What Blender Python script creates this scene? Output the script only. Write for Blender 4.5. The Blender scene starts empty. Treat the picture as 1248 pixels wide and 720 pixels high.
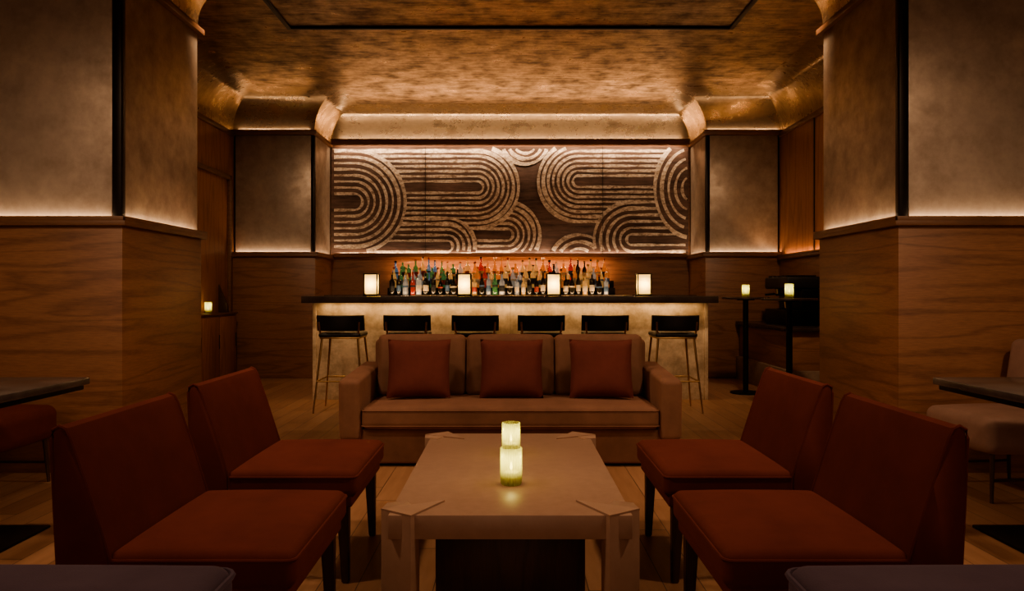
import bpy, bmesh, math, random
from mathutils import Vector, Matrix, Euler
random.seed(7)
scene = bpy.context.scene
COL = scene.collection

# ------------------------------------------------------------------ materials
def newmat(name):
    m = bpy.data.materials.new(name); m.use_nodes = True
    nt = m.node_tree
    b = nt.nodes['Principled BSDF']
    return m, nt, b
def N(nt, t, **kw):
    n = nt.nodes.new(t)
    for k, v in kw.items(): setattr(n, k, v)
    return n
def coords(nt, scale):
    tc = N(nt, 'ShaderNodeTexCoord'); mp = N(nt, 'ShaderNodeMapping')
    mp.inputs['Scale'].default_value = scale
    nt.links.new(tc.outputs['Object'], mp.inputs['Vector'])
    return mp.outputs['Vector']
def noise(nt, vec, scale=5, detail=4, rough=.5, dist=0):
    n = N(nt, 'ShaderNodeTexNoise')
    n.inputs['Scale'].default_value = scale; n.inputs['Detail'].default_value = detail
    n.inputs['Roughness'].default_value = rough; n.inputs['Distortion'].default_value = dist
    nt.links.new(vec, n.inputs['Vector']); return n.outputs['Fac']
def ramp(nt, fac, stops):
    r = N(nt, 'ShaderNodeValToRGB')
    e = r.color_ramp.elements
    while len(e) < len(stops): e.new(.5)
    for i, (p, c) in enumerate(stops):
        e[i].position = p; e[i].color = (c[0], c[1], c[2], 1)
    nt.links.new(fac, r.inputs['Fac']); return r.outputs['Color']
def math_(nt, op, a, b=None):
    n = N(nt, 'ShaderNodeMath', operation=op)
    for i, v in enumerate((a, b)):
        if v is None: continue
        if isinstance(v, (int, float)): n.inputs[i].default_value = v
        else: nt.links.new(v, n.inputs[i])
    return n.outputs[0]
def bump(nt, b, h, strength=.2, dist=.01):
    n = N(nt, 'ShaderNodeBump'); n.inputs['Strength'].default_value = strength
    n.inputs['Distance'].default_value = dist
    nt.links.new(h, n.inputs['Height']); nt.links.new(n.outputs['Normal'], b.inputs['Normal'])
def mul(c, k): return tuple(x*k for x in c)

def m_plain(name, c, rough=.5, metal=0, var=.15, scale=20, bmp=0.0, sheen=0):
    m, nt, b = newmat(name)
    v = coords(nt, (1, 1, 1)); f = noise(nt, v, scale, 4)
    nt.links.new(ramp(nt, f, [(.3, mul(c, 1-var)), (.7, mul(c, 1+var))]), b.inputs['Base Color'])
    b.inputs['Roughness'].default_value = rough; b.inputs['Metallic'].default_value = metal
    if bmp: bump(nt, b, noise(nt, v, scale*12, 2), bmp, .003)
    return m
def m_fabric(name, c, sheen=.3):
    m, nt, b = newmat(name)
    v = coords(nt, (1, 1, 1)); f = noise(nt, v, 5, 6, .65)
    nt.links.new(ramp(nt, f, [(.3, mul(c, .82)), (.7, mul(c, 1.15))]), b.inputs['Base Color'])
    b.inputs['Roughness'].default_value = .9
    b.inputs['Specular IOR Level'].default_value = .2
    b.inputs['Sheen Weight'].default_value = sheen
    b.inputs['Sheen Roughness'].default_value = .45
    b.inputs['Sheen Tint'].default_value = (min(1, c[0]*3), min(1, c[1]*3), min(1, c[2]*3), 1)
    bump(nt, b, noise(nt, v, 500, 2), .25, .002)
    return m
def m_wood(name, dark, light, scale=(.55, .55, 5), rough=.45, rings=6, ringw=.22):
    m, nt, b = newmat(name)
    v = coords(nt, scale)
    n1 = noise(nt, v, 1.1, 2, .4, .15)
    s = math_(nt, 'SINE', math_(nt, 'MULTIPLY', n1, rings*6.283))
    s = math_(nt, 'ADD', math_(nt, 'MULTIPLY', s, .5), .5)
    s = math_(nt, 'POWER', s, 3.5)
    v2 = coords(nt, tuple(x*6 for x in scale))
    fine = noise(nt, v2, 4, 6, .7)
    mixf = math_(nt, 'ADD', math_(nt, 'MULTIPLY', s, ringw), math_(nt, 'MULTIPLY', fine, .85))
    nt.links.new(ramp(nt, mixf, [(.2, light), (.85, dark)]), b.inputs['Base Color'])
    b.inputs['Roughness'].default_value = rough
    bump(nt, b, mixf, .08, .004)
    return m
def m_leaf(name, c1, c2, stretch, metal=.85, r0=.3, r1=.55, bs=.25, lo=.36, hi=.62, w=.65, gs=1.6):
    m, nt, b = newmat(name)
    v = coords(nt, stretch); f = noise(nt, v, 2.0, 8, .72)
    v3 = coords(nt, (1, 1, 1)); g = noise(nt, v3, gs, 8, .65)
    mixf = math_(nt, 'ADD', math_(nt, 'MULTIPLY', f, w), math_(nt, 'MULTIPLY', g, 1-w))
    nt.links.new(ramp(nt, mixf, [(lo, c1), (hi, c2)]), b.inputs['Base Color'])
    rr = N(nt, 'ShaderNodeMapRange')
    rr.inputs['From Min'].default_value = .35; rr.inputs['From Max'].default_value = .65
    rr.inputs['To Min'].default_value = r1; rr.inputs['To Max'].default_value = r0
    nt.links.new(mixf, rr.inputs['Value']); nt.links.new(rr.outputs[0], b.inputs['Roughness'])
    b.inputs['Metallic'].default_value = metal
    bump(nt, b, mixf, bs, .01)
    return m
def m_emit(name, c, s):
    m, nt, b = newmat(name)
    v = coords(nt, (1, 1, 1)); f = noise(nt, v, 9, 2)
    nt.links.new(ramp(nt, f, [(.3, mul(c, .9)), (.7, c)]), b.inputs['Emission Color'])
    b.inputs['Base Color'].default_value = (*mul(c, .3), 1)
    b.inputs['Emission Strength'].default_value = s
    return m
def m_votive(name, c, tr=.6):
    m = bpy.data.materials.new(name); m.use_nodes = True; nt = m.node_tree; nt.nodes.clear()
    o = N(nt, 'ShaderNodeOutputMaterial'); t = N(nt, 'ShaderNodeBsdfTransparent')
    l = N(nt, 'ShaderNodeBsdfTranslucent'); g = N(nt, 'ShaderNodeBsdfGlossy'); 
    t.inputs[0].default_value = (.95, .97, .80, 1); l.inputs[0].default_value = (*c, 1)
    g.inputs['Roughness'].default_value = .12
    a = N(nt, 'ShaderNodeMixShader'); a.inputs[0].default_value = 1-tr
    bb = N(nt, 'ShaderNodeMixShader'); bb.inputs[0].default_value = .1
    nt.links.new(t.outputs[0], a.inputs[1]); nt.links.new(l.outputs[0], a.inputs[2])
    nt.links.new(a.outputs[0], bb.inputs[1]); nt.links.new(g.outputs[0], bb.inputs[2])
    nt.links.new(bb.outputs[0], o.inputs[0]); return m
def m_bottle(name, c, e=.0):
    m, nt, b = newmat(name)
    v = coords(nt, (1, 1, 1)); f = noise(nt, v, 30, 2)
    nt.links.new(ramp(nt, f, [(.3, mul(c, .8)), (.7, mul(c, 1.1))]), b.inputs['Base Color'])
    b.inputs['Roughness'].default_value = .12
    b.inputs['Transmission Weight'].default_value = .55
    b.inputs['Coat Weight'].default_value = .5
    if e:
        b.inputs['Emission Color'].default_value = (*c, 1); b.inputs['Emission Strength'].default_value = e  # faint emission paints the backlit glow into the glass
    return m

WALN = m_wood('wall_oak', (.140, .060, .031), (.36, .175, .095), (.5, .5, 6), .45, 6, .24)
WALV = m_wood('wall_oak_vertical', (.17, .066, .030), (.43, .19, .09), (4, 4, .4))
TRIM = m_wood('trim_oak', (.11, .048, .025), (.23, .11, .056), (.8, .8, 6))
TABW = m_wood('table_wood', (.29, .175, .125), (.39, .245, .18), (.8, .8, .8), .34, 2, .1)
LEGD = m_wood('dark_walnut', (.03, .013, .008), (.085, .038, .022), (5, 5, .6))
PANEL = m_leaf('metal_leaf_panel', (.29, .22, .170), (.52, .42, .335), (2.5, 2.5, 2.5), .5, .32, .52, .12, .34, .64, .5, 6.0)
CEIL = m_leaf('bronze_leaf_ceiling', (.15, .098, .062), (.66, .47, .30), (1.6, 11, 1.6), .92, .22, .52, .30, .40, .60, .42, 4.0)
COVE = m_leaf('bronze_leaf_cove', (.29, .205, .13), (.58, .43, .285), (1.5, 6, 3), .93, .20, .38, .12, .36, .62, .4, 4.0)
DARK = m_plain('dark_bronze', (.02, .014, .011), .4, .6)
BLACK = m_plain('black_leather', (.012, .011, .011), .45, 0, .2, 30, .2)
BLKM = m_plain('black_metal', (.012, .012, .012), .4, .7)
BRASS = m_plain('brass_metal', (.50, .33, .17), .3, .9)
RUST = m_fabric('rust_fabric', (.128, .030, .0215), .2)
ROSE = m_fabric('rose_pillow_fabric', (.165, .050, .042), .2)
TAN = m_fabric('tan_mohair', (.235, .122, .085), .3)
PURP = m_fabric('plum_grey_mohair', (.115, .083, .115), .3)
BLUSH = m_fabric('blush_fabric', (.28, .17, .135), .2)
STONE = m_leaf('plaster_bar_front', (.38, .28, .175), (.70, .55, .38), (2.5, 2.5, 2.5), .0, .4, .6, .3, .38, .62, .6, 5)
BTOP = m_plain('bar_top_stone', (.05, .035, .028), .25, 0, .3, 8)
MARB = m_plain('dark_marble', (.08, .065, .06), .2, 0, .5, 5)
LAMP = m_votive('lantern_parchment', (.95, .78, .42), .04)
FLAME = m_emit('candle_flame', (1, .78, .30), 10)
WAX = m_plain('wax', (.8, .72, .5), .5)
VOT = m_votive('ribbed_glass', (.85, .88, .50))
CREAM = m_plain('label_paper', (.6, .5, .36), .6)
ML = m_leaf('mural_ground', (.040, .021, .016), (.22, .13, .10), (.8, 1, 9), 0, .6, .8, .05, .38, .68)
# chalk strokes
def m_chalk():
    m, nt, b = newmat('mural_chalk')
    f = noise(nt, coords(nt, (5, 5, 9)), 3, 9, .78)
    nt.links.new(ramp(nt, f, [(.36, (.19, .125, .09)), (.48, (.55, .44, .345)), (.62, (.88, .78, .65))]), b.inputs['Base Color'])
    b.inputs['Roughness'].default_value = .6; return m
CHALK = m_chalk()
def m_floor():
    m, nt, b = newmat('oak_plank_floor')
    tc = N(nt, 'ShaderNodeTexCoord'); sp = N(nt, 'ShaderNodeSeparateXYZ')
    nt.links.new(tc.outputs['Object'], sp.inputs[0])
    X, Y = sp.outputs[0], sp.outputs[1]
    vi = math_(nt, 'DIVIDE', X, .15)
    idx = math_(nt, 'FLOOR', vi); fr = math_(nt, 'FRACT', vi)
    w0 = N(nt, 'ShaderNodeTexWhiteNoise', noise_dimensions='1D'); nt.links.new(idx, w0.inputs['W'])
    yy = math_(nt, 'ADD', math_(nt, 'DIVIDE', Y, 1.8), math_(nt, 'MULTIPLY', w0.outputs['Value'], 5))
    ci = math_(nt, 'FLOOR', yy); fy = math_(nt, 'FRACT', yy)
    cb = N(nt, 'ShaderNodeCombineXYZ'); nt.links.new(idx, cb.inputs[0]); nt.links.new(ci, cb.inputs[1])
    wn = N(nt, 'ShaderNodeTexWhiteNoise'); nt.links.new(cb.outputs[0], wn.inputs['Vector'])
    cg = N(nt, 'ShaderNodeCombineXYZ')
    nt.links.new(math_(nt, 'MULTIPLY', X, 9), cg.inputs[0]); nt.links.new(Y, cg.inputs[1])
    nt.links.new(math_(nt, 'MULTIPLY', wn.outputs['Value'], 20), cg.inputs[2])
    gn = noise(nt, cg.outputs[0], 3, 6, .65)
    k = math_(nt, 'ADD', math_(nt, 'MULTIPLY', wn.outputs['Value'], .4), math_(nt, 'MULTIPLY', gn, .6))
    col = ramp(nt, k, [(.2, (.24, .118, .066)), (.85, (.48, .27, .165))])
    gap = math_(nt, 'MAXIMUM', math_(nt, 'LESS_THAN', fr, .025), math_(nt, 'LESS_THAN', fy, .003))
    mx = N(nt, 'ShaderNodeMixRGB'); nt.links.new(gap, mx.inputs[0]); nt.links.new(col, mx.inputs[1])
    mx.inputs[2].default_value = (.06, .03, .018, 1)
    nt.links.new(mx.outputs[0], b.inputs['Base Color']); b.inputs['Roughness'].default_value = .42
    bump(nt, b, gn, .08, .003)
    return m
FLOOR = m_floor()

# ------------------------------------------------------------------ mesh builder
class B:
    def __init__(s, name): s.name = name; s.bm = bmesh.new(); s.mats = []
    def mi(s, m):
        if m not in s.mats: s.mats.append(m)
        return s.mats.index(m)
    def merge(s, t, mat, M=None):
        i = s.mi(mat)
        bmesh.ops.recalc_face_normals(t, faces=t.faces)
        if M is not None: t.transform(M)
        for f in t.faces: f.material_index = i
        me = bpy.data.meshes.new('t'); t.to_mesh(me); t.free()
        s.bm.from_mesh(me); bpy.data.meshes.remove(me)
    def box(s, x0, x1, y0, y1, z0, z1, mat, bev=.004, seg=2, M=None):
        t = bmesh.new(); bmesh.ops.create_cube(t, size=1)
        for v in t.verts:
            v.co = Vector(((x0+x1)/2+v.co.x*(x1-x0), (y0+y1)/2+v.co.y*(y1-y0), (z0+z1)/2+v.co.z*(z1-z0)))
        if bev: bmesh.ops.bevel(t, geom=t.edges[:], offset=bev, segments=seg, affect='EDGES', profile=.5)
        s.merge(t, mat, M)
    def prism(s, pts, z0, z1, mat, bev=0, M=None, seg=2):
        t = bmesh.new()
        a = [t.verts.new((p[0], p[1], z0)) for p in pts]; b = [t.verts.new((p[0], p[1], z1)) for p in pts]
        n = len(pts); t.faces.new(a[::-1]); t.faces.new(b)
        for i in range(n): t.faces.new((a[i], a[(i+1) % n], b[(i+1) % n], b[i]))
        if bev: bmesh.ops.bevel(t, geom=t.edges[:], offset=bev, segments=seg, affect='EDGES', profile=.5)
        s.merge(t, mat, M)
    def lathe(s, prof, mat, c=(0, 0, 0), seg=20, rib=0, ribn=20):
        t = bmesh.new(); rings = []
        for r, z in prof:
            ring = []
            for k in range(seg):
                a = 2*math.pi*k/seg
                rr = r + (rib*abs(math.cos(a*ribn/2)) if rib and r > .02 else 0)
                ring.append(t.verts.new((c[0]+rr*math.cos(a), c[1]+rr*math.sin(a), c[2]+z)))
            rings.append(ring)
        for i in range(len(rings)-1):
            for k in range(seg):
                t.faces.new((rings[i][k], rings[i][(k+1) % seg], rings[i+1][(k+1) % seg], rings[i+1][k]))
        if prof[0][0] > 1e-4: t.faces.new(rings[0][::-1])
        if prof[-1][0] > 1e-4: t.faces.new(rings[-1])
        bmesh.ops.remove_doubles(t, verts=t.verts, dist=1e-6)
        s.merge(t, mat)
    def tube(s, pts, r, mat, seg=8, r2=None, closed=False):
        t = bmesh.new(); P = [Vector(p) for p in pts]; n = len(P); rings = []
        for i, p in enumerate(P):
            if closed: d = P[(i+1) % n]-P[i-1]
            else: d = P[min(i+1, n-1)]-P[max(i-1, 0)]
            d.normalize()
            up = Vector((0, 0, 1)) if abs(d.z) < .9 else Vector((1, 0, 0))
            a = d.cross(up).normalized(); b = d.cross(a)
            rr = r if r2 is None else r+(r2-r)*i/(n-1)
            rings.append([t.verts.new(p+a*math.cos(2*math.pi*k/seg)*rr+b*math.sin(2*math.pi*k/seg)*rr) for k in range(seg)])
        for i in range(n if closed else n-1):
            A = rings[i]; Bn = rings[(i+1) % n]
            for k in range(seg): t.faces.new((A[k], A[(k+1) % seg], Bn[(k+1) % seg], Bn[k]))
        if not closed: t.faces.new(rings[0][::-1]); t.faces.new(rings[-1])
        s.merge(t, mat)
    def soft(s, x0, x1, y0, y1, z0, z1, r, mat, puff=(0, 0, .0), k=8, m=3, M=None, welt=None):
        """rounded upholstered block, bulging by puff on each axis"""
        h = Vector(((x1-x0)/2, (y1-y0)/2, (z1-z0)/2)); c = Vector(((x0+x1)/2, (y0+y1)/2, (z0+z1)/2))
        def cl(hh):
            i = hh-r
            return ([-hh+r*j/m for j in range(m)] + [-i+2*i*j/k for j in range(k+1)] + [i+r*(j+1)/m for j in range(m)])
        L = [cl(h[0]), cl(h[1]), cl(h[2])]
        t = bmesh.new()
        for ax in range(3):
            u, w = (ax+1) % 3, (ax+2) % 3
            for sg in (-1, 1):
                g = {}
                for i, a in enumerate(L[u]):
                    for j, b in enumerate(L[w]):
                        p = Vector((0, 0, 0)); p[ax] = sg*h[ax]; p[u] = a; p[w] = b
                        g[i, j] = t.verts.new(p)
                for i in range(len(L[u])-1):
                    for j in range(len(L[w])-1):
                        q = (g[i, j], g[i+1, j], g[i+1, j+1], g[i, j+1])
                        t.faces.new(q if sg > 0 else q[::-1])
        bmesh.ops.remove_doubles(t, verts=t.verts, dist=1e-6)
        for v in t.verts:
            p = v.co.copy()
            q = Vector([max(-(h[i]-r), min(h[i]-r, p[i])) for i in range(3)]); d = p-q
            if d.length > 1e-9: p = q+d.normalized()*r
            o = p.copy()
            for ax in range(3):
                if puff[ax]:
                    u, w = (ax+1) % 3, (ax+2) % 3
                    e = max(0, 1-(p[u]/h[u])**2)**.6*max(0, 1-(p[w]/h[w])**2)**.6
                    o[ax] += puff[ax]*e*(p[ax]/h[ax])
            v.co = o+c
        s.merge(t, mat, M)
        if welt:
            for zz in welt:
                rr = r*.9; pts = []
                for (cx, cy, a0) in ((h.x-rr, h.y-rr, 0), (-h.x+rr, h.y-rr, 90), (-h.x+rr, -h.y+rr, 180), (h.x-rr, -h.y+rr, 270)):
                    for j in range(5):
                        a = math.radians(a0+j*22.5)
                        pts.append(Vector((c.x+cx+rr*math.cos(a), c.y+cy+rr*math.sin(a), zz)))
                if M is not None: pts = [M @ p for p in pts]
                s.tube(pts, .0045, mat, 6, closed=True)
    def finish(s, loc=(0, 0, 0), rz=0, parent=None, ang=35):
        bm = s.bm
        for e in bm.edges:
            if len(e.link_faces) == 2 and e.calc_face_angle(0) > math.radians(ang): e.smooth = False
        for f in bm.faces: f.smooth = True
        me = bpy.data.meshes.new(s.name); bm.to_mesh(me); bm.free()
        for m in s.mats: me.materials.append(m)
        o = bpy.data.objects.new(s.name, me); COL.objects.link(o)
        o.location = loc; o.rotation_euler = (0, 0, rz)
        if parent: o.parent = parent
        return o
def dup(o, loc, rz=0):
    c = bpy.data.objects.new(o.name.split('.')[0], o.data); COL.objects.link(c)
    c.location = loc; c.rotation_euler = (0, 0, rz)
    return c

WARM = (1, .69, .43); AMB = (1, .54, .24)
def area(name, loc, sx, sy, power, rot, color=WARM, spread=180):
    l = bpy.data.lights.new(name, 'AREA'); l.shape = 'RECTANGLE'; l.size = sx; l.size_y = sy
    l.energy = power; l.color = color; l.spread = math.radians(spread)
    o = bpy.data.objects.new(name, l); COL.objects.link(o); o.location = loc
    o.rotation_euler = [math.radians(a) for a in rot]; return o
def spot(name, loc, tgt, power, size=60, color=WARM, rad=.06):
    l = bpy.data.lights.new(name, 'SPOT'); l.energy = power; l.spot_size = math.radians(size)
    l.spot_blend = 1; l.color = color; l.shadow_soft_size = rad
    o = bpy.data.objects.new(name, l); COL.objects.link(o); o.location = loc
    o.rotation_euler = (Vector(tgt)-Vector(loc)).to_track_quat('-Z', 'Y').to_euler(); return o
def point(name, loc, power, color=WARM, rad=.015, parent=None):
    l = bpy.data.lights.new(name, 'POINT'); l.energy = power; l.color = color; l.shadow_soft_size = rad
    o = bpy.data.objects.new(name, l); COL.objects.link(o); o.location = loc
    if parent: o.parent = parent
    return o

# ------------------------------------------------------------------ room
XL, XR = -3.68, 3.58
CX = 2.48; CY0, CY1 = 4.7, 5.86
ZC = 3.75; ZB = 3.27; R = .48
b = B('floor'); b.box(-4.6, 4.6, -2.7, 10.9, -.1, 0, FLOOR, 0); b.finish()
b = B('ceiling'); b.box(-4.6, 4.6, -2.7, 10.9, ZC, ZC+.1, CEIL, 0); b.finish()
poly = [(-4.4, -2.5), (4.4, -2.5), (4.4, CY0), (CX, CY0), (CX, CY1), (XR, CY1), (XR, 9.8), (2.6, 9.8), (2.6, 10.7),
        (-2.6, 10.7), (-2.6, 9.8), (XL, 9.8), (XL, CY1), (-CX, CY1), (-CX, CY0), (-4.4, CY0)]
def offset(poly, d):
    out = []; n = len(poly)
    for i in range(n):
        a, p, c = Vector(poly[i-1]), Vector(poly[i]), Vector(poly[(i+1) % n])
        d1 = (p-a).normalized(); d2 = (c-p).normalized()
        n1 = Vector((-d1.y, d1.x)); n2 = Vector((-d2.y, d2.x))
        out.append(p+(n1+n2)*d/(1+n1.dot(n2)))
    return out
b = B('ceiling_cove'); t = bmesh.new(); rings = []
for j in range(13):
    th = math.pi/2*j/12
    rings.append([t.verts.new((p.x, p.y, ZB+(R-.003)*math.sin(th))) for p in offset(poly, R*(1-math.cos(th)))])
for j in range(12):
    for i in range(len(poly)):
        if i == 0: continue
        k = (i+1) % len(poly); t.faces.new((rings[j][i], rings[j][k], rings[j+1][k], rings[j+1][i]))
b.merge(t, COVE); cv = b.finish(ang=45)

# dark track slot in ceiling
b = B('ceiling_track_slot')
for x in (-2.175, 2.175): b.box(x-.022, x+.022, .6, 7.29, ZC-.02, ZC-.0005, BLKM, .002)
for y in (.6, 7.27): b.box(-2.153, 2.153, y-.022, y+.022, ZC-.02, ZC-.0005, BLKM, .002)
b.finish()

# columns
def column(sg):
    b = B('column')
    def bx(xa, xb, y0, y1, z0, z1, m, bev=.004):
        x0, x1 = (xa, xb) if sg > 0 else (-xb, -xa)
        b.box(x0, x1, y0, y1, z0, z1, m, bev)
    bx(CX+.04, 4.5, CY0+.04, CY1-.04, 0, ZC, DARK)
    bx(CX-.02, 4.49, CY0-.02, CY1+.02, 0, 1.565, WALN)
    bx(CX-.055, 4.48, CY0-.055, CY1+.055, 1.565, 1.60, TRIM)
    bx(CX-.055, CX-.043, CY0-.055, CY1+.055, 1.595, 1.625, TRIM, .002)
    bx(CX-.055, 4.48, CY0-.055, CY0-.043, 1.595, 1.625, TRIM, .002)
    # leaf panels (inner side, front, rear) with open dark corner joint
    bx(CX, CX+.03, CY0+.055, CY1-.005, 1.60, 3.19, PANEL, .006)
    bx(CX+.055, 4.47, CY0, CY0+.03, 1.60, 3.19, PANEL, .006)
    bx(CX+.04, 4.47, CY1-.03, CY1, 1.60, 3.19, PANEL, .006)
    bx(CX-.008, CX+.05, CY0-.008, CY0+.05, 1.60, 3.19, DARK, .01)
    bx(CX-.04, 4.46, CY0-.04, CY1+.04, 3.19, 3.235, TRIM, .006)
    b.finish()
    # concealed ledge LED strips
    area('ledge_led', (sg*(CX-.022), (CY0+CY1)/2, 1.612), .02, 1.1, 1.1, (180, 0, 0))
    area('ledge_led', (sg*(CX+1.0), CY0-.022, 1.612), 1.9, .02, 2.0, (180, 0, 0))
column(-1); column(1)

# side walls
b = B('wall_left')
b.box(XL-.15, XL, CY1, 9.95, 0, ZB+.02, WALV, 0)
b.box(-4.55, -4.4, -2.6, CY0+.1, 0, ZB+.02, WALN, 0)
b.finish()
b = B('trim_left')
b.box(XL, XL+.03, 6.5, 9.78, 3.19, 3.25, TRIM)
b.box(XL, XL+.045, 7.5, 9.62, 2.60, 2.66, TRIM)
b.box(XL, XL+.045, 9.60, 9.66, 0, 2.66, TRIM)
b.finish()
b = B('wall_right')
b.box(XR, XR+.15, CY1, 9.95, 0, ZB+.02, WALV, 0)
b.box(4.4, 4.55, -2.6, CY0+.1, 0, ZB+.02, WALN, 0)
b.finish()
b = B('trim_right')
b.box(XR-.035, XR, 5.95, 9.72, 0, 1.565, WALN)
b.box(XR-.07, XR, 5.95, 9.72, 1.565, 1.60, TRIM); b.box(XR-.07, XR-.058, 5.95, 9.72, 1.60, 1.63, TRIM, .002)
b.box(XR-.03, XR, 6.5, 9.78, 3.19, 3.25, TRIM)
b.box(XR-.01, XR, 8.68, 8.70, 1.60, 3.19, DARK, 0)
b.finish()
area('ledge_led', (XR-.035, 8.0, 1.612), .02, 3.2, 5, (180, 0, 0), AMB)

# back wall with flanking piers and mural niche
b = B('wall_back')
b.box(-2.75, 2.75, 10.7, 10.85, 0, ZB+.02, WALN, 0)
for sg, xo in ((-1, -XL), (1, XR)):
    def bx(xa, xb, y0, y1, z0, z1, m, bev=.004):
        x0, x1 = (xa, xb) if sg > 0 else (-xb, -xa)
        b.box(x0, x1, y0, y1, z0, z1, m, bev)
    bx(2.64, xo+.1, 9.84, 10.8, 0, ZB+.02, DARK)
    bx(2.585, xo, 9.785, 10.70, 0, 1.61, WALN)
b.finish()
b = B('pier_leaf_panels')
for sg, xo in ((-1, -XL), (1, XR)):
    def bx(xa, xb, y0, y1, z0, z1, m, bev=.004):
        x0, x1 = (xa, xb) if sg > 0 else (-xb, -xa)
        b.box(x0, x1, y0, y1, z0, z1, m, bev)
    bx(2.645, xo-.03, 9.80, 9.835, 1.66, 3.22, PANEL, .006)
    bx(2.60, 2.635, 9.86, 10.66, 1.66, 3.22, PANEL, .006)
    bx(2.595, 2.64, 9.795, 9.85, 1.66, 3.22, DARK, .008)
b.finish()
b = B('trim_back')
for sg, xo in ((-1, -XL), (1, XR)):
    def bx(xa, xb, y0, y1, z0, z1, m, bev=.003):
        x0, x1 = (xa, xb) if sg > 0 else (-xb, -xa)
        b.box(x0, x1, y0, y1, z0, z1, m, bev)
    bx(2.545, xo, 9.745, 10.69, 1.61, 1.645, TRIM)
    bx(2.545, xo, 9.745, 9.757, 1.645, 1.672, TRIM, .002)
    bx(2.545, 2.557, 9.745, 10.66, 1.645, 1.672, TRIM, .002)
    bx(2.56, xo, 9.76, 10.69, 3.225, 3.27, TRIM)
    bx(2.56, xo, 9.745, 9.757, 3.225, 3.285, TRIM, .002)
    area('ledge_led', (sg*(2.62+xo)/2, 9.78, 1.656), 1.0, .018, 1.2, (180, 0, 0))
    area('ledge_led', (sg*2.58, 10.22, 1.656), .018, .8, .8, (180, 0, 0))
    area('cove_led', (sg*(2.62+xo)/2, 9.74, 3.30), .95, .02, .55, (165, 0, 0))
b.box(-2.54, 2.54, 10.60, 10.70, 1.64, 1.67, TRIM)
b.box(-2.54, 2.54, 10.595, 10.607, 1.67, 1.70, TRIM, .002)
b.box(-2.55, 2.55, 10.52, 10.70, 3.265, 3.29, TRIM)
b.box(-2.55, 2.55, 10.50, 10.52, 3.235, 3.32, TRIM, .003)
b.finish()
area('mural_led', (0, 10.63, 1.675), 5.0, .018, 12, (180, 0, 0), (1, .70, .45))
area('mural_led', (0, 10.53, 3.26), 5.0, .018, 17, (22, 0, 0), (1, .70, .45))
area('cove_led', (0, 10.56, 3.31), 5.0, .03, 9, (165, 0, 0))

# mural ------------------------------------------------------
def MX(px): return (px-622)*10.65/900
def MZ(py): return 1.15+(355-py)*10.65/900
b = B('mural_painting')
mx0, mx1, mz0, mz1 = -2.585, 2.57, 1.70, 3.235
b.box(mx0, mx1, 10.655, 10.698, mz0, mz1, ML, .003)
K = 10.65/900
def ribbon(pts, w, y):
    t = bmesh.new(); prev = None
    n = len(pts); ph = random.uniform(0, 6)
    for i in range(n):
        p = Vector(pts[i]); d = (Vector(pts[min(i+1, n-1)])-Vector(pts[max(i-1, 0)])).normalized()
        q = Vector((-d.y, d.x)); ww = w*(1+.25*math.sin(i*.35+ph)+.10*random.uniform(-1, 1))
        ok = mx0+.02 < p.x < mx1-.02 and mz0+.02 < p.y < mz1-.02
        if ok:
            a = t.verts.new((p.x+q.x*ww/2, y, p.y+q.y*ww/2)); c = t.verts.new((p.x-q.x*ww/2, y, p.y-q.y*ww/2))
            if prev: t.faces.new((prev[0], a, c, prev[1]))
            prev = (a, c)
        else: prev = None
    if t.faces: b.merge(t, CHALK)
    else: t.free()
def stadium(cx, cy, ro, n, side, length, y, ri=.12, full=False, sy=1.0, filled=True):
    """concentric half-stadium strokes: side=+1 round end points right"""
    cx, cy, ro, length = MX(cx), MZ(cy), ro*K, length*K
    def path(r):
        pts = []
        m = int(length/.04)
        if not full:
            for i in range(m): pts.append((cx-side*(length-length*i/m), cy+r*sy))
        na = 26
        for i in range(na+1):
            a = math.pi/2-math.pi*i/na
            pts.append((cx+side*r*math.cos(a), cy+r*sy*math.sin(a)))
        if not full:
            for i in range(m): pts.append((cx-side*(length*(i+1)/m), cy-r*sy))
        else:
            for i in range(1, na+1):
                a = -math.pi/2-math.pi*i/na
                pts.append((cx+side*r*math.cos(a), cy+r*sy*math.sin(a)))
        return pts
    if filled:
        t = bmesh.new(); seen = []
        for p in path(ro+.02):
            q = (max(mx0+.01, min(mx1-.01, p[0])), max(mz0+.01, min(mz1-.01, p[1])))
            if not seen or (Vector(q)-Vector(seen[-1])).length > .002: seen.append(q)
        vs = [t.verts.new((p[0], y, p[1])) for p in seen]
        try:
            f = t.faces.new(vs); bmesh.ops.triangulate(t, faces=[f]); b.merge(t, ML)
        except Exception: t.free()
    for i in range(n):
        r = ro-(ro*(1-ri))*i/(max(1, n-1))
        ribbon(path(r), (.052 if i < 2 else .036), y-.0015)
stadium(618, 286, 40, 6, 1, 120, 10.650, .18)
stadium(582, 228, 50, 8, 1, 190, 10.647, .14)
stadium(545, 300, 34, 5, 1, 130, 10.644, .2)
stadium(432, 246, 62, 8, 1, 60, 10.641, .16)
stadium(640, 172, 28, 4, 1, 5, 10.646, .3, True)
stadium(706, 322, 36, 4, 1, 5, 10.646, .3, True)
stadium(705, 221, 49, 8, -1, 150, 10.644, .14)
stadium(770, 292, 46, 6, -1, 110, 10.641, .14)
stadium(842, 230, 44, 5, -1, 5, 10.638, .25, True, 1.35)
for px in (519, 735): b.box(-.008+MX(px), MX(px)-.004, 10.634, 10.656, mz0, mz1, DARK, 0)
b.finish()

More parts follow.
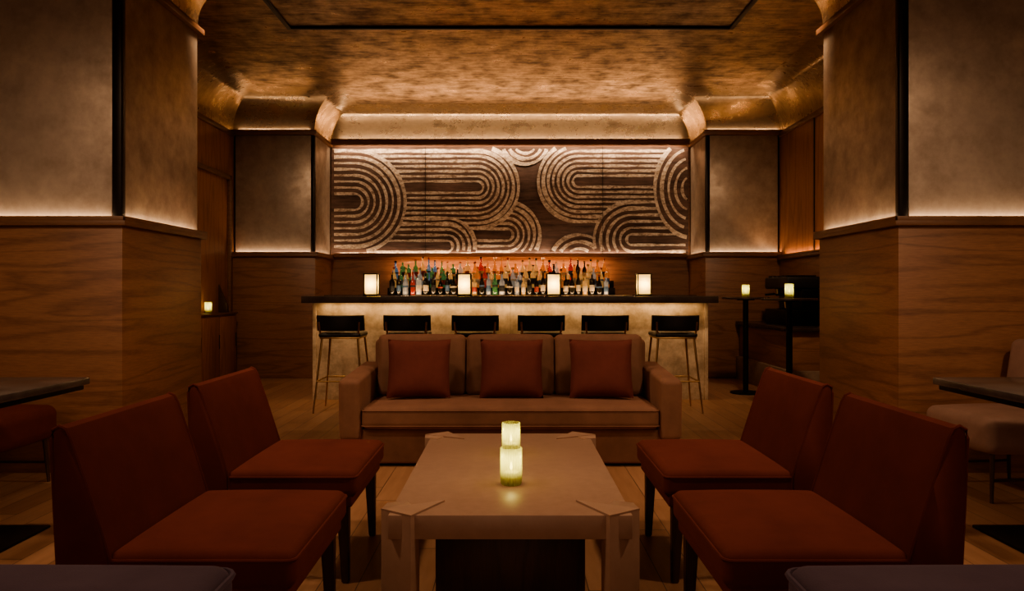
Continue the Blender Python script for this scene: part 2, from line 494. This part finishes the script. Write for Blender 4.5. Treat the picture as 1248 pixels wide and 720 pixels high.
# ------------------------------------------------------------------ bar
b = B('bar_counter')
b.box(-2.08, 2.08, 7.87, 8.40, 0, 1.03, LEGD, .004)
for i in range(4):
    x0 = -2.08+i*1.04; b.box(x0+.001, x0+1.039, 7.85, 7.872, .0, 1.03, STONE, .002)
b.box(-2.10, -2.06, 7.835, 8.41, 0, 1.03, STONE, .004); b.box(2.06, 2.10, 7.835, 8.41, 0, 1.03, STONE, .004)
b.box(-2.16, 2.15, 7.62, 8.55, 1.03, 1.10, BTOP, .006)
b.box(-1.1, 1.35, 8.15, 8.50, 1.10, 1.108, CREAM, .003)
b.finish()
area('bar_led', (0, 7.77, 1.022), 4.0, .02, 4.6, (14, 0, 0), (1, .63, .30))

# back bar
b = B('back_bar')
b.box(-2.5, 2.5, 10.02, 10.60, 0, 1.08, WALN, .004)
b.box(-2.52, 2.52, 9.98, 10.60, 1.08, 1.10, BTOP, .003)
b.box(-1.70, 1.45, 10.22, 10.60, 1.10, 1.20, DARK, .003)
b.box(-1.70, 1.45, 10.36, 10.60, 1.20, 1.30, DARK, .003)
b.finish()
area('shelf_led', (-.12, 10.54, 1.312), 3.0, .03, 13, (160, 0, 0), (1, .50, .22))
area('shelf_led', (-.12, 10.585, 1.63), 3.0, .02, 9, (-12, 0, 0), (1, .56, .28))
area('shelf_led', (-.12, 10.0, 1.105), 3.1, .02, 4, (165, 0, 0), (1, .62, .32))

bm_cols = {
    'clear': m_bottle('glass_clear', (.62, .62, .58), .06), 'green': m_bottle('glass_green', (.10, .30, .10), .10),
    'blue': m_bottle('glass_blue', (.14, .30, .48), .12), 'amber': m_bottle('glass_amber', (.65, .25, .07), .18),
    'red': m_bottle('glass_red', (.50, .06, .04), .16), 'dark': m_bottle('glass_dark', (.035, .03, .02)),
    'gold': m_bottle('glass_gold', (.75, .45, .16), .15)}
LBL = [CREAM, m_plain('label_black', (.03, .03, .03), .5), m_plain('label_red', (.3, .05, .04), .5), m_plain('label_blue', (.08, .14, .24), .5)]
b = B('liquor_bottles')
for tier, (y, z, hs) in enumerate(((10.10, 1.101, 1.0), (10.29, 1.201, 1.0), (10.43, 1.301, 1.02))):
    x = -1.62
    while x < 1.38:
        r = random.uniform(.030, .042); h = random.uniform(.25, .33)*hs
        u = (x+1.62)/3
        if tier == 0: c = random.choice(['dark', 'dark', 'clear', 'gold', 'dark', 'green', 'red'])
        elif u < .28: c = random.choice(['clear', 'blue', 'green', 'clear', 'green', 'gold'])
        else: c = random.choice(['amber', 'amber', 'red', 'gold', 'clear', 'amber', 'dark', 'gold'])
        k = random.random(); nk = r*.33
        if k < .4: prof = [(r*.9, 0), (r, .01), (r, h*.55), (r*.85, h*.62), (nk, h*.75), (nk, h*.93), (nk*1.25, h*.94), (nk*1.25, h)]
        elif k < .7: prof = [(r*.95, 0), (r*1.05, .01), (r*1.1, h*.45), (r*.6, h*.66), (nk, h*.72), (nk, h*.9), (nk*1.4, h*.9), (nk*1.4, h)]
        else: prof = [(r*.9, 0), (r, .01), (r, h*.65), (nk*1.1, h*.72), (nk*1.1, h*.86), (nk*1.6, h*.87), (nk*1.6, h*.98), (nk, h)]
        yy = y+random.uniform(-.015, .02)
        b.lathe(prof[:-2], bm_cols[c], (x, yy, z), 12)
        b.lathe([(prof[-2][0], prof[-2][1]), (prof[-1][0], prof[-1][1])], random.choice([DARK, BRASS, LBL[2]]), (x, yy, z), 10)
        b.lathe([(r*1.03 if k >= .4 and k < .7 else r*1.01, h*.16), ((r*1.11 if k >= .4 and k < .7 else r*1.01), h*.42)], random.choice(LBL+[CREAM]), (x, yy, z), 12)
        x += r*2+random.uniform(.012, .03)
b.finish()

# table lanterns on bar: parchment shade lit from inside
b = B('bar_lantern')
b.box(-.078, .078, -.078, .078, 0, .02, DARK, .003)
t = bmesh.new(); sh = []
for z in (.021, .228): sh.append([t.verts.new((x, y, z)) for x, y in ((-.062, -.062), (.062, -.062), (.062, .062), (-.062, .062))])
for i in range(4): t.faces.new((sh[0][i], sh[0][(i+1) % 4], sh[1][(i+1) % 4], sh[1][i]))
b.merge(t, LAMP)
for sx in (-1, 1):
    for sy in (-1, 1): b.box(sx*.07-.005, sx*.07+.005, sy*.07-.005, sy*.07+.005, .02, .23, DARK, .001)
b.box(-.078, .078, -.078, .078, .228, .24, DARK, .003)
L0 = b.finish((-1.48, 7.88, 1.101))
LX = [-1.48, -.49, .46, 1.42]
for x in LX[1:]: dup(L0, (x, 7.88, 1.101))
for x in LX: point('lantern_bulb', (x, 7.88, 1.225), 1.7, (1, .66, .26), .03)

# bar stools
b = B('bar_stool')
b.soft(-.20, .20, -.19, .20, .715, .755, .018, BLACK, (0, 0, .006), 6, 2)
b.box(-.19, .19, -.18, .19, .70, .716, BRASS, .004)
# curved low back
t = bmesh.new(); fr, bk = [], []
nseg = 14
def backpt(i, off, z):
    a = -1+2*i/nseg
    x = a*(.225)*(1-.0*off); y = -.205+.10*abs(a)**2.6-off+(.0-(z-.78)*.18)
    return (x, y, z)
rows = [.775, .785, .83, .88, .915, .923]
offs = [.012, .02, .022, .022, .02, .012]
F = [[t.verts.new(backpt(i, offs[j], z)) for i in range(nseg+1)] for j, z in enumerate(rows)]
Bk = [[t.verts.new(backpt(i, -offs[j]*.4, z)) for i in range(nseg+1)] for j, z in enumerate(rows)]
for j in range(len(rows)-1):
    for i in range(nseg):
        t.faces.new((F[j][i], F[j][i+1], F[j+1][i+1], F[j+1][i])); t.faces.new((Bk[j][i], Bk[j+1][i], Bk[j+1][i+1], Bk[j][i+1]))
    for i in (0, nseg): t.faces.new((F[j][i], F[j+1][i], Bk[j+1][i], Bk[j][i]))
for j in (0, -1):
    for i in range(nseg): t.faces.new((F[j][i], F[j][i+1], Bk[j][i+1], Bk[j][i]))
b.merge(t, BLACK)
for sx in (-1, 1):
    b.tube([(sx*.17, -.16, .705), (sx*.185, -.19, .78), (sx*.19, -.205, .86)], .010, BRASS)
    b.tube([(sx*.17, -.16, .705), (sx*.235, -.235, 0)], .011, BRASS, 8, .008)
    b.tube([(sx*.17, .17, .705), (sx*.235, .235, 0)], .011, BRASS, 8, .008)
q = .208
b.tube([(-q, -q, .30), (q, -q, .30), (q, q, .30), (-q, q, .30)], .008, BRASS, 8, closed=True)
S0 = b.finish((-1.62, 7.18, 0))
for x in (-.985, -.335, .295, .905, 1.575): dup(S0, (x, 7.18, 0))

# ------------------------------------------------------------------ sofa
b = B('sofa')
b.soft(-1.04, 1.04, 4.84, 5.62, .02, .25, .02, TAN, (0, 0, 0))
b.box(-1.0, 1.0, 4.88, 5.58, 0, .03, DARK, .003)
for s_ in (-1, 1):
    x0, x1 = sorted((s_*1.115, s_*.975))
    Mx = Matrix.Translation((0, 5.2, .4)) @ Matrix.Rotation(math.radians(3), 4, 'X') @ Matrix.Translation((0, -5.2, -.4))
    b.soft(x0, x1, 4.775, 5.62, .20, .60, .035, TAN, (.004, 0, .004), 8, 4, Mx)
b.soft(-1.0, 1.0, 5.44, 5.66, .22, .80, .04, TAN)
b.soft(-.97, .97, 4.785, 5.42, .255, .395, .04, TAN, (0, 0, .02), 12, 3, None, (.375, .275))
Mb = Matrix.Translation((0, 5.42, .4)) @ Matrix.Rotation(math.radians(-7), 4, 'X') @ Matrix.Translation((0, -5.42, -.4))
for i in range(3):
    x0 = -.955+i*.637
    b.soft(x0, x0+.634, 5.27, 5.44, .39, .825, .04, TAN, (0, .035, .008), 10, 4, Mb)
b.finish()
def pillow(name, mat, w, h, th):
    b = B(name); t = bmesh.new(); n = 18; S = {}
    for sg in (1, -1):
        for i in range(n+1):
            for j in range(n+1):
                u, v = -1+2*i/n, -1+2*j/n
                x = u*w/2*(1-.05*(1-v*v)); z = v*h/2*(1-.05*(1-u*u))
                d = th/2*(max(0, 1-u**4)*max(0, 1-v**4))**.55
                S[sg, i, j] = t.verts.new((x, -sg*d, z))
        for i in range(n):
            for j in range(n):
                t.faces.new((S[sg, i, j], S[sg, i+1, j], S[sg, i+1, j+1], S[sg, i, j+1]))
    bmesh.ops.remove_doubles(t, verts=t.verts, dist=1e-5)
    b.merge(t, mat); return b.finish(ang=80)
P0 = pillow('throw_pillow', ROSE, .44, .41, .13)
P0.location = (-.635, 5.13, .615); P0.rotation_euler = (math.radians(-13), 0, math.radians(2))
for x, rz in ((0.008, -1), (.63, -2)):
    p = dup(P0, (x, 5.13, .615)); p.rotation_euler = (math.radians(-13), 0, math.radians(rz))

# ------------------------------------------------------------------ slipper chairs (face +x)
b = B('slipper_chair')
W = .325
b.soft(-.02, .49, -W, W, .345, .445, .03, RUST, (0, 0, .018), 10, 4, None, (.425,))
b.box(-.12, .47, -W+.012, W-.012, .305, .352, RUST, .008)
prof = [(-.005, .335), (-.005, .42), (-.03, .50), (-.072, .63), (-.115, .755), (-.128, .78), (-.145, .788), (-.162, .778), (-.166, .755),
        (-.158, .58), (-.15, .42), (-.145, .30), (-.02, .30)]
t = bmesh.new()
A = [t.verts.new((p[0], -W, p[1])) for p in prof]; Bv = [t.verts.new((p[0], W, p[1])) for p in prof]
fa = t.faces.new(A); fb = t.faces.new(Bv[::-1]); n = len(prof)
for i in range(n): t.faces.new((A[i], Bv[i], Bv[(i+1) % n], A[(i+1) % n]))
bmesh.ops.bevel(t, geom=list(set(list(fa.edges)+list(fb.edges))), offset=.014, segments=3, affect='EDGES', profile=.5)
b.merge(t, RUST)
for y in (-W+.004, W-.004): b.tube([(p[0]*1.0, y, p[1]) for p in prof[:12]], .005, RUST, 6)
for sx, sy in ((.43, -1), (.43, 1), (-.11, -1), (-.11, 1)):
    y = sy*(W-.045)
    t = bmesh.new()
    lean = -.05 if sx < 0 else .01
    top = [(-.024, -.024), (.024, -.024), (.024, .024), (-.024, .024)]
    A = [t.verts.new((sx+p[0], y+p[1], .31)) for p in top]
    Bv = [t.verts.new((sx+lean+p[0]*.6, y+p[1]*.6, 0)) for p in top]
    t.faces.new(A); t.faces.new(Bv[::-1])
    for i in range(4): t.faces.new((A[i], Bv[i], Bv[(i+1) % 4], A[(i+1) % 4]))
    bmesh.ops.bevel(t, geom=t.edges[:], offset=.004, segments=2, affect='EDGES')
    b.merge(t, LEGD)
C0 = b.finish((-1.07, 2.31, 0), 0)
dup(C0, (-1.09, 3.20, 0), 0)
dup(C0, (1.065, 2.31, 0), math.pi)
dup(C0, (1.09, 3.20, 0), math.pi)

# foreground lounge chairs (backs toward camera)
def lounge(name, x0, x1):
    b = B(name); w = x1-x0
    b.soft(-w/2, w/2, -.06, .08, .12, .75, .03, PURP, (0, .01, .004), 10, 4, None, (.735,))
    b.soft(-w/2, w/2, .07, .60, .24, .40, .04, PURP, (0, 0, .01))
    b.box(-w/2+.03, w/2-.03, 0, .56, .12, .25, PURP, .01)
    for sx in (-1, 1):
        for y in (0, .52): b.lathe([(.014, 0), (.022, .13)], LEGD, (sx*(w/2-.07), y, 0), 12)
    return b.finish(((x0+x1)/2, 1.02, 0))
lounge('lounge_chair', -1.30, -.405); lounge('lounge_chair', .405, 1.30)

# ------------------------------------------------------------------ coffee table
b = B('coffee_table')
ZT = .42; y0, y1 = 2.41, 3.80
b.box(-.40, .40, y0, y1, ZT-.08, ZT, TABW, .004)
b.box(-.27, .27, y0+.25, y1-.25, 0.0, ZT-.08, LEGD, .006)
for sx in (-1, 1):
    for (yy, sy) in ((y0, 1), (y1, -1)):
        pts = [(-.432, .055), (-.322, -.022), (-.228, .155)]
        P = [(sx*p[0], yy+sy*p[1]) for p in pts]
        b.prism(P, ZT-.0005, ZT+.006, TABW, 0)
        leg = [(-.432, .055), (-.322, -.022), (-.30, .03), (-.36, .16), (-.425, .13)]
        P = [(sx*p[0], yy+sy*p[1]) for p in leg]
        b.prism(P, 0, ZT+.004, TABW, .003)
b.finish()

# votives
def votive():
    b = B('votive_candle')
    t = [(.034, .0), (.036, .004), (.038, .03), (.038, .138), (.035, .138), (.035, .012), (.0001, .012)]
    b.lathe(t, VOT, (0, 0, 0), 96, .0036, 24)
    b.lathe([(.030, .013), (.030, .045), (.0001, .047)], WAX, (0, 0, 0), 20)
    b.lathe([(.001, .052), (.0055, .06), (.0045, .070), (.0004, .085)], FLAME, (0, 0, 0), 12)
    b.lathe([(.001, .046), (.001, .055)], DARK, (0, 0, 0), 6)
    return b
VC = (1, .78, .34)
vb = votive().finish((.003, 2.80, ZT+.001))
place = [(.003, 3.33, ZT+.001), (-3.60, 8.80, .886), (2.66, 8.35, 1.086), (2.70, 7.15, 1.086)]
for p in place: dup(vb, p)
for p in [(.003, 2.80, ZT)]+place: point('candle_light', (p[0], p[1], p[2]+.098), .30, VC, .008)

# high pedestal tables
b = B('bar_height_table')
b.lathe([(.255, 1.062), (.26, 1.067), (.26, 1.08), (.255, 1.085)], BTOP, (0, 0, 0), 48)
b.lathe([(.10, 1.05), (.10, 1.062)], BLKM, (0, 0, 0), 24)
b.lathe([(.030, .02), (.030, 1.05)], BLKM, (0, 0, 0), 16)
b.lathe([(.17, 0), (.17, .012), (.165, .016), (.03, .02)], BLKM, (0, 0, 0), 40)
H0 = b.finish((2.66, 8.35, 0)); dup(H0, (2.70, 7.15, 0))

# left service cabinet
b = B('service_cabinet')
b.box(XL+.001, XL+.12, 7.4, 9.58, 0, .86, WALV, .004)
for i in range(4):
    y = 7.42+i*.54; b.box(XL+.12, XL+.132, y, y+.53, .06, .84, WALV, .004)
    b.tube([(XL+.145, y+.48, .45), (XL+.145, y+.48, .62)], .005, BLKM)
b.box(XL+.001, XL+.145, 7.38, 9.585, .86, .885, TRIM, .004)
b.prism([(XL+.002, .885), (XL+.12, .885), (XL+.11, .98), (XL+.06, 1.10), (XL+.002, 1.24)], 0, .04, LEGD, .002,
        Matrix.Translation((0, 9.30, 0)) @ Matrix(((1, 0, 0, 0), (0, 0, 1, 0), (0, 1, 0, 0), (0, 0, 0, 1))))
b.finish()

# right credenza and machine
b = B('credenza')
b.box(3.02, XR-.04, 7.9, 9.74, .30, .72, WALN, .004); b.box(2.97, XR-.04, 7.85, 9.74, .72, .76, BTOP, .005)
b.box(2.98, XR-.04, 7.86, 9.74, 0, .30, m_plain('plinth_stone', (.25, .17, .12), .6), .004)
b.finish()
b = B('espresso_machine')
b.box(-.19, .19, -.36, .36, .0, .18, BLKM, .012, 3)
b.box(-.02, .19, -.36, .36, .18, .42, BLKM, .012, 3)
b.box(-.19, .19, -.37, .37, .42, .56, BLACK, .02, 3)
for y in (-.18, .18):
    b.lathe([(.032, .34), (.032, .42)], BRASS, (-.10, y, 0), 20); b.tube([(-.13, y, .36), (-.25, y, .35)], .012, BLKM)
b.tube([(-.16, -.32, .42), (-.20, -.32, .30), (-.19, -.32, .20)], .006, BRASS)
for i in range(5): b.box(-.17, .17, -.30+i*.13, -.22+i*.13, .56, .575, BLKM, .003)
b.finish((3.33, 8.75, .76))

# side dining tables & armchairs
b = B('dining_table')
b.box(-.45, .45, -.37, .37, .685, .72, MARB, .006)
b.box(-.43, .43, -.35, .35, .66, .686, BLKM, .004)
b.box(-.05, .05, -.05, .05, .012, .662, BLKM, .006)
b.box(-.32, .32, -.26, .26, 0, .014, BLKM, .004)
T0 = b.finish((-2.56, 3.34, 0)); dup(T0, (2.57, 3.34, 0))
def armch(mat):
    b = B('dining_chair')
    b.soft(-.30, .28, -.27, .27, .27, .46, .05, mat, (0, 0, .02), 8, 4)
    Mr = Matrix.Translation((-.28, 0, .4)) @ Matrix.Rotation(math.radians(-9), 4, 'Y') @ Matrix.Translation((.28, 0, -.4))
    b.soft(-.34, -.24, -.29, .29, .35, .86, .045, mat, (.012, 0, .01), 8, 4, Mr)
    for sx in (-.24, .22):
        for sy in (-.21, .21): b.tube([(sx, sy, .29), (sx*1.08, sy*1.08, 0)], .014, LEGD, 10, .009)
    b.tube([(-.25, -.22, .12), (.23, -.22, .12)], .008, LEGD); b.tube([(-.25, .22, .12), (.23, .22, .12)], .008, LEGD)
    return b
armch(RUST).finish((-3.03, 4.24, 0), 0)
armch(BLUSH).finish((2.82, 4.26, 0), math.pi+.12)

# ------------------------------------------------------------------ downlights in the track slot, plus added fill spots
b = B('track_spotlight')
b.lathe([(.030, -.10), (.036, -.10), (.036, -.01), (.0001, 0)], BLKM, (0, 0, 0), 20)
sp = b.finish((-2.175, 2.2, ZC-.02))
for sx in (-1, 1):
    for y in (.8, 2.2, 4.0, 5.6):
        if (sx, y) != (-1, 2.2): dup(sp, (sx*2.175, y, ZC-.02))
for sx in (-1, 1):
    spot('track_and_fill_spot', (sx*2.175, 2.2, ZC-.14), (sx*.5, 2.6, .4), 105, 90, rad=.12)
    spot('track_and_fill_spot', (sx*2.175, 4.0, ZC-.14), (sx*.35, 4.3, .5), 95, 90, rad=.12)
    spot('track_and_fill_spot', (sx*2.175, 5.6, ZC-.14), (sx*2.7, 9.0, .6), 140, 85, rad=.12)  # added fill to brighten the piers and far side walls
    spot('track_and_fill_spot', (sx*2.175, .8, ZC-.14), (sx*2.9, 4.7, .3), 170, 62, rad=.12)  # added fill to brighten the column fronts
    spot('track_and_fill_spot', (-sx*2.175, 4.0, ZC-.14), (sx*2.45, 5.3, .5), 80, 50, rad=.12)  # added fill to brighten the inner column sides

# rear wall left off; warm world background added as fill from behind the camera
w = bpy.data.worlds.new('world'); scene.world = w; w.use_nodes = True
bg = w.node_tree.nodes['Background']
bg.inputs[0].default_value = (1, .66, .45, 1); bg.inputs[1].default_value = .48

cam = bpy.data.cameras.new('camera'); co = bpy.data.objects.new('camera', cam); COL.objects.link(co)
co.location = (0, 0, 1.15); co.rotation_euler = (math.pi/2, 0, 0)
cam.sensor_width = 36; cam.lens = 900/1248*36; cam.shift_x = 2/1248; cam.shift_y = -5/1248; cam.clip_start = .05
scene.camera = co
scene.view_settings.view_transform = 'AgX'
try: scene.view_settings.look = 'AgX - Medium High Contrast'
except Exception: pass
scene.view_settings.exposure = 0.45
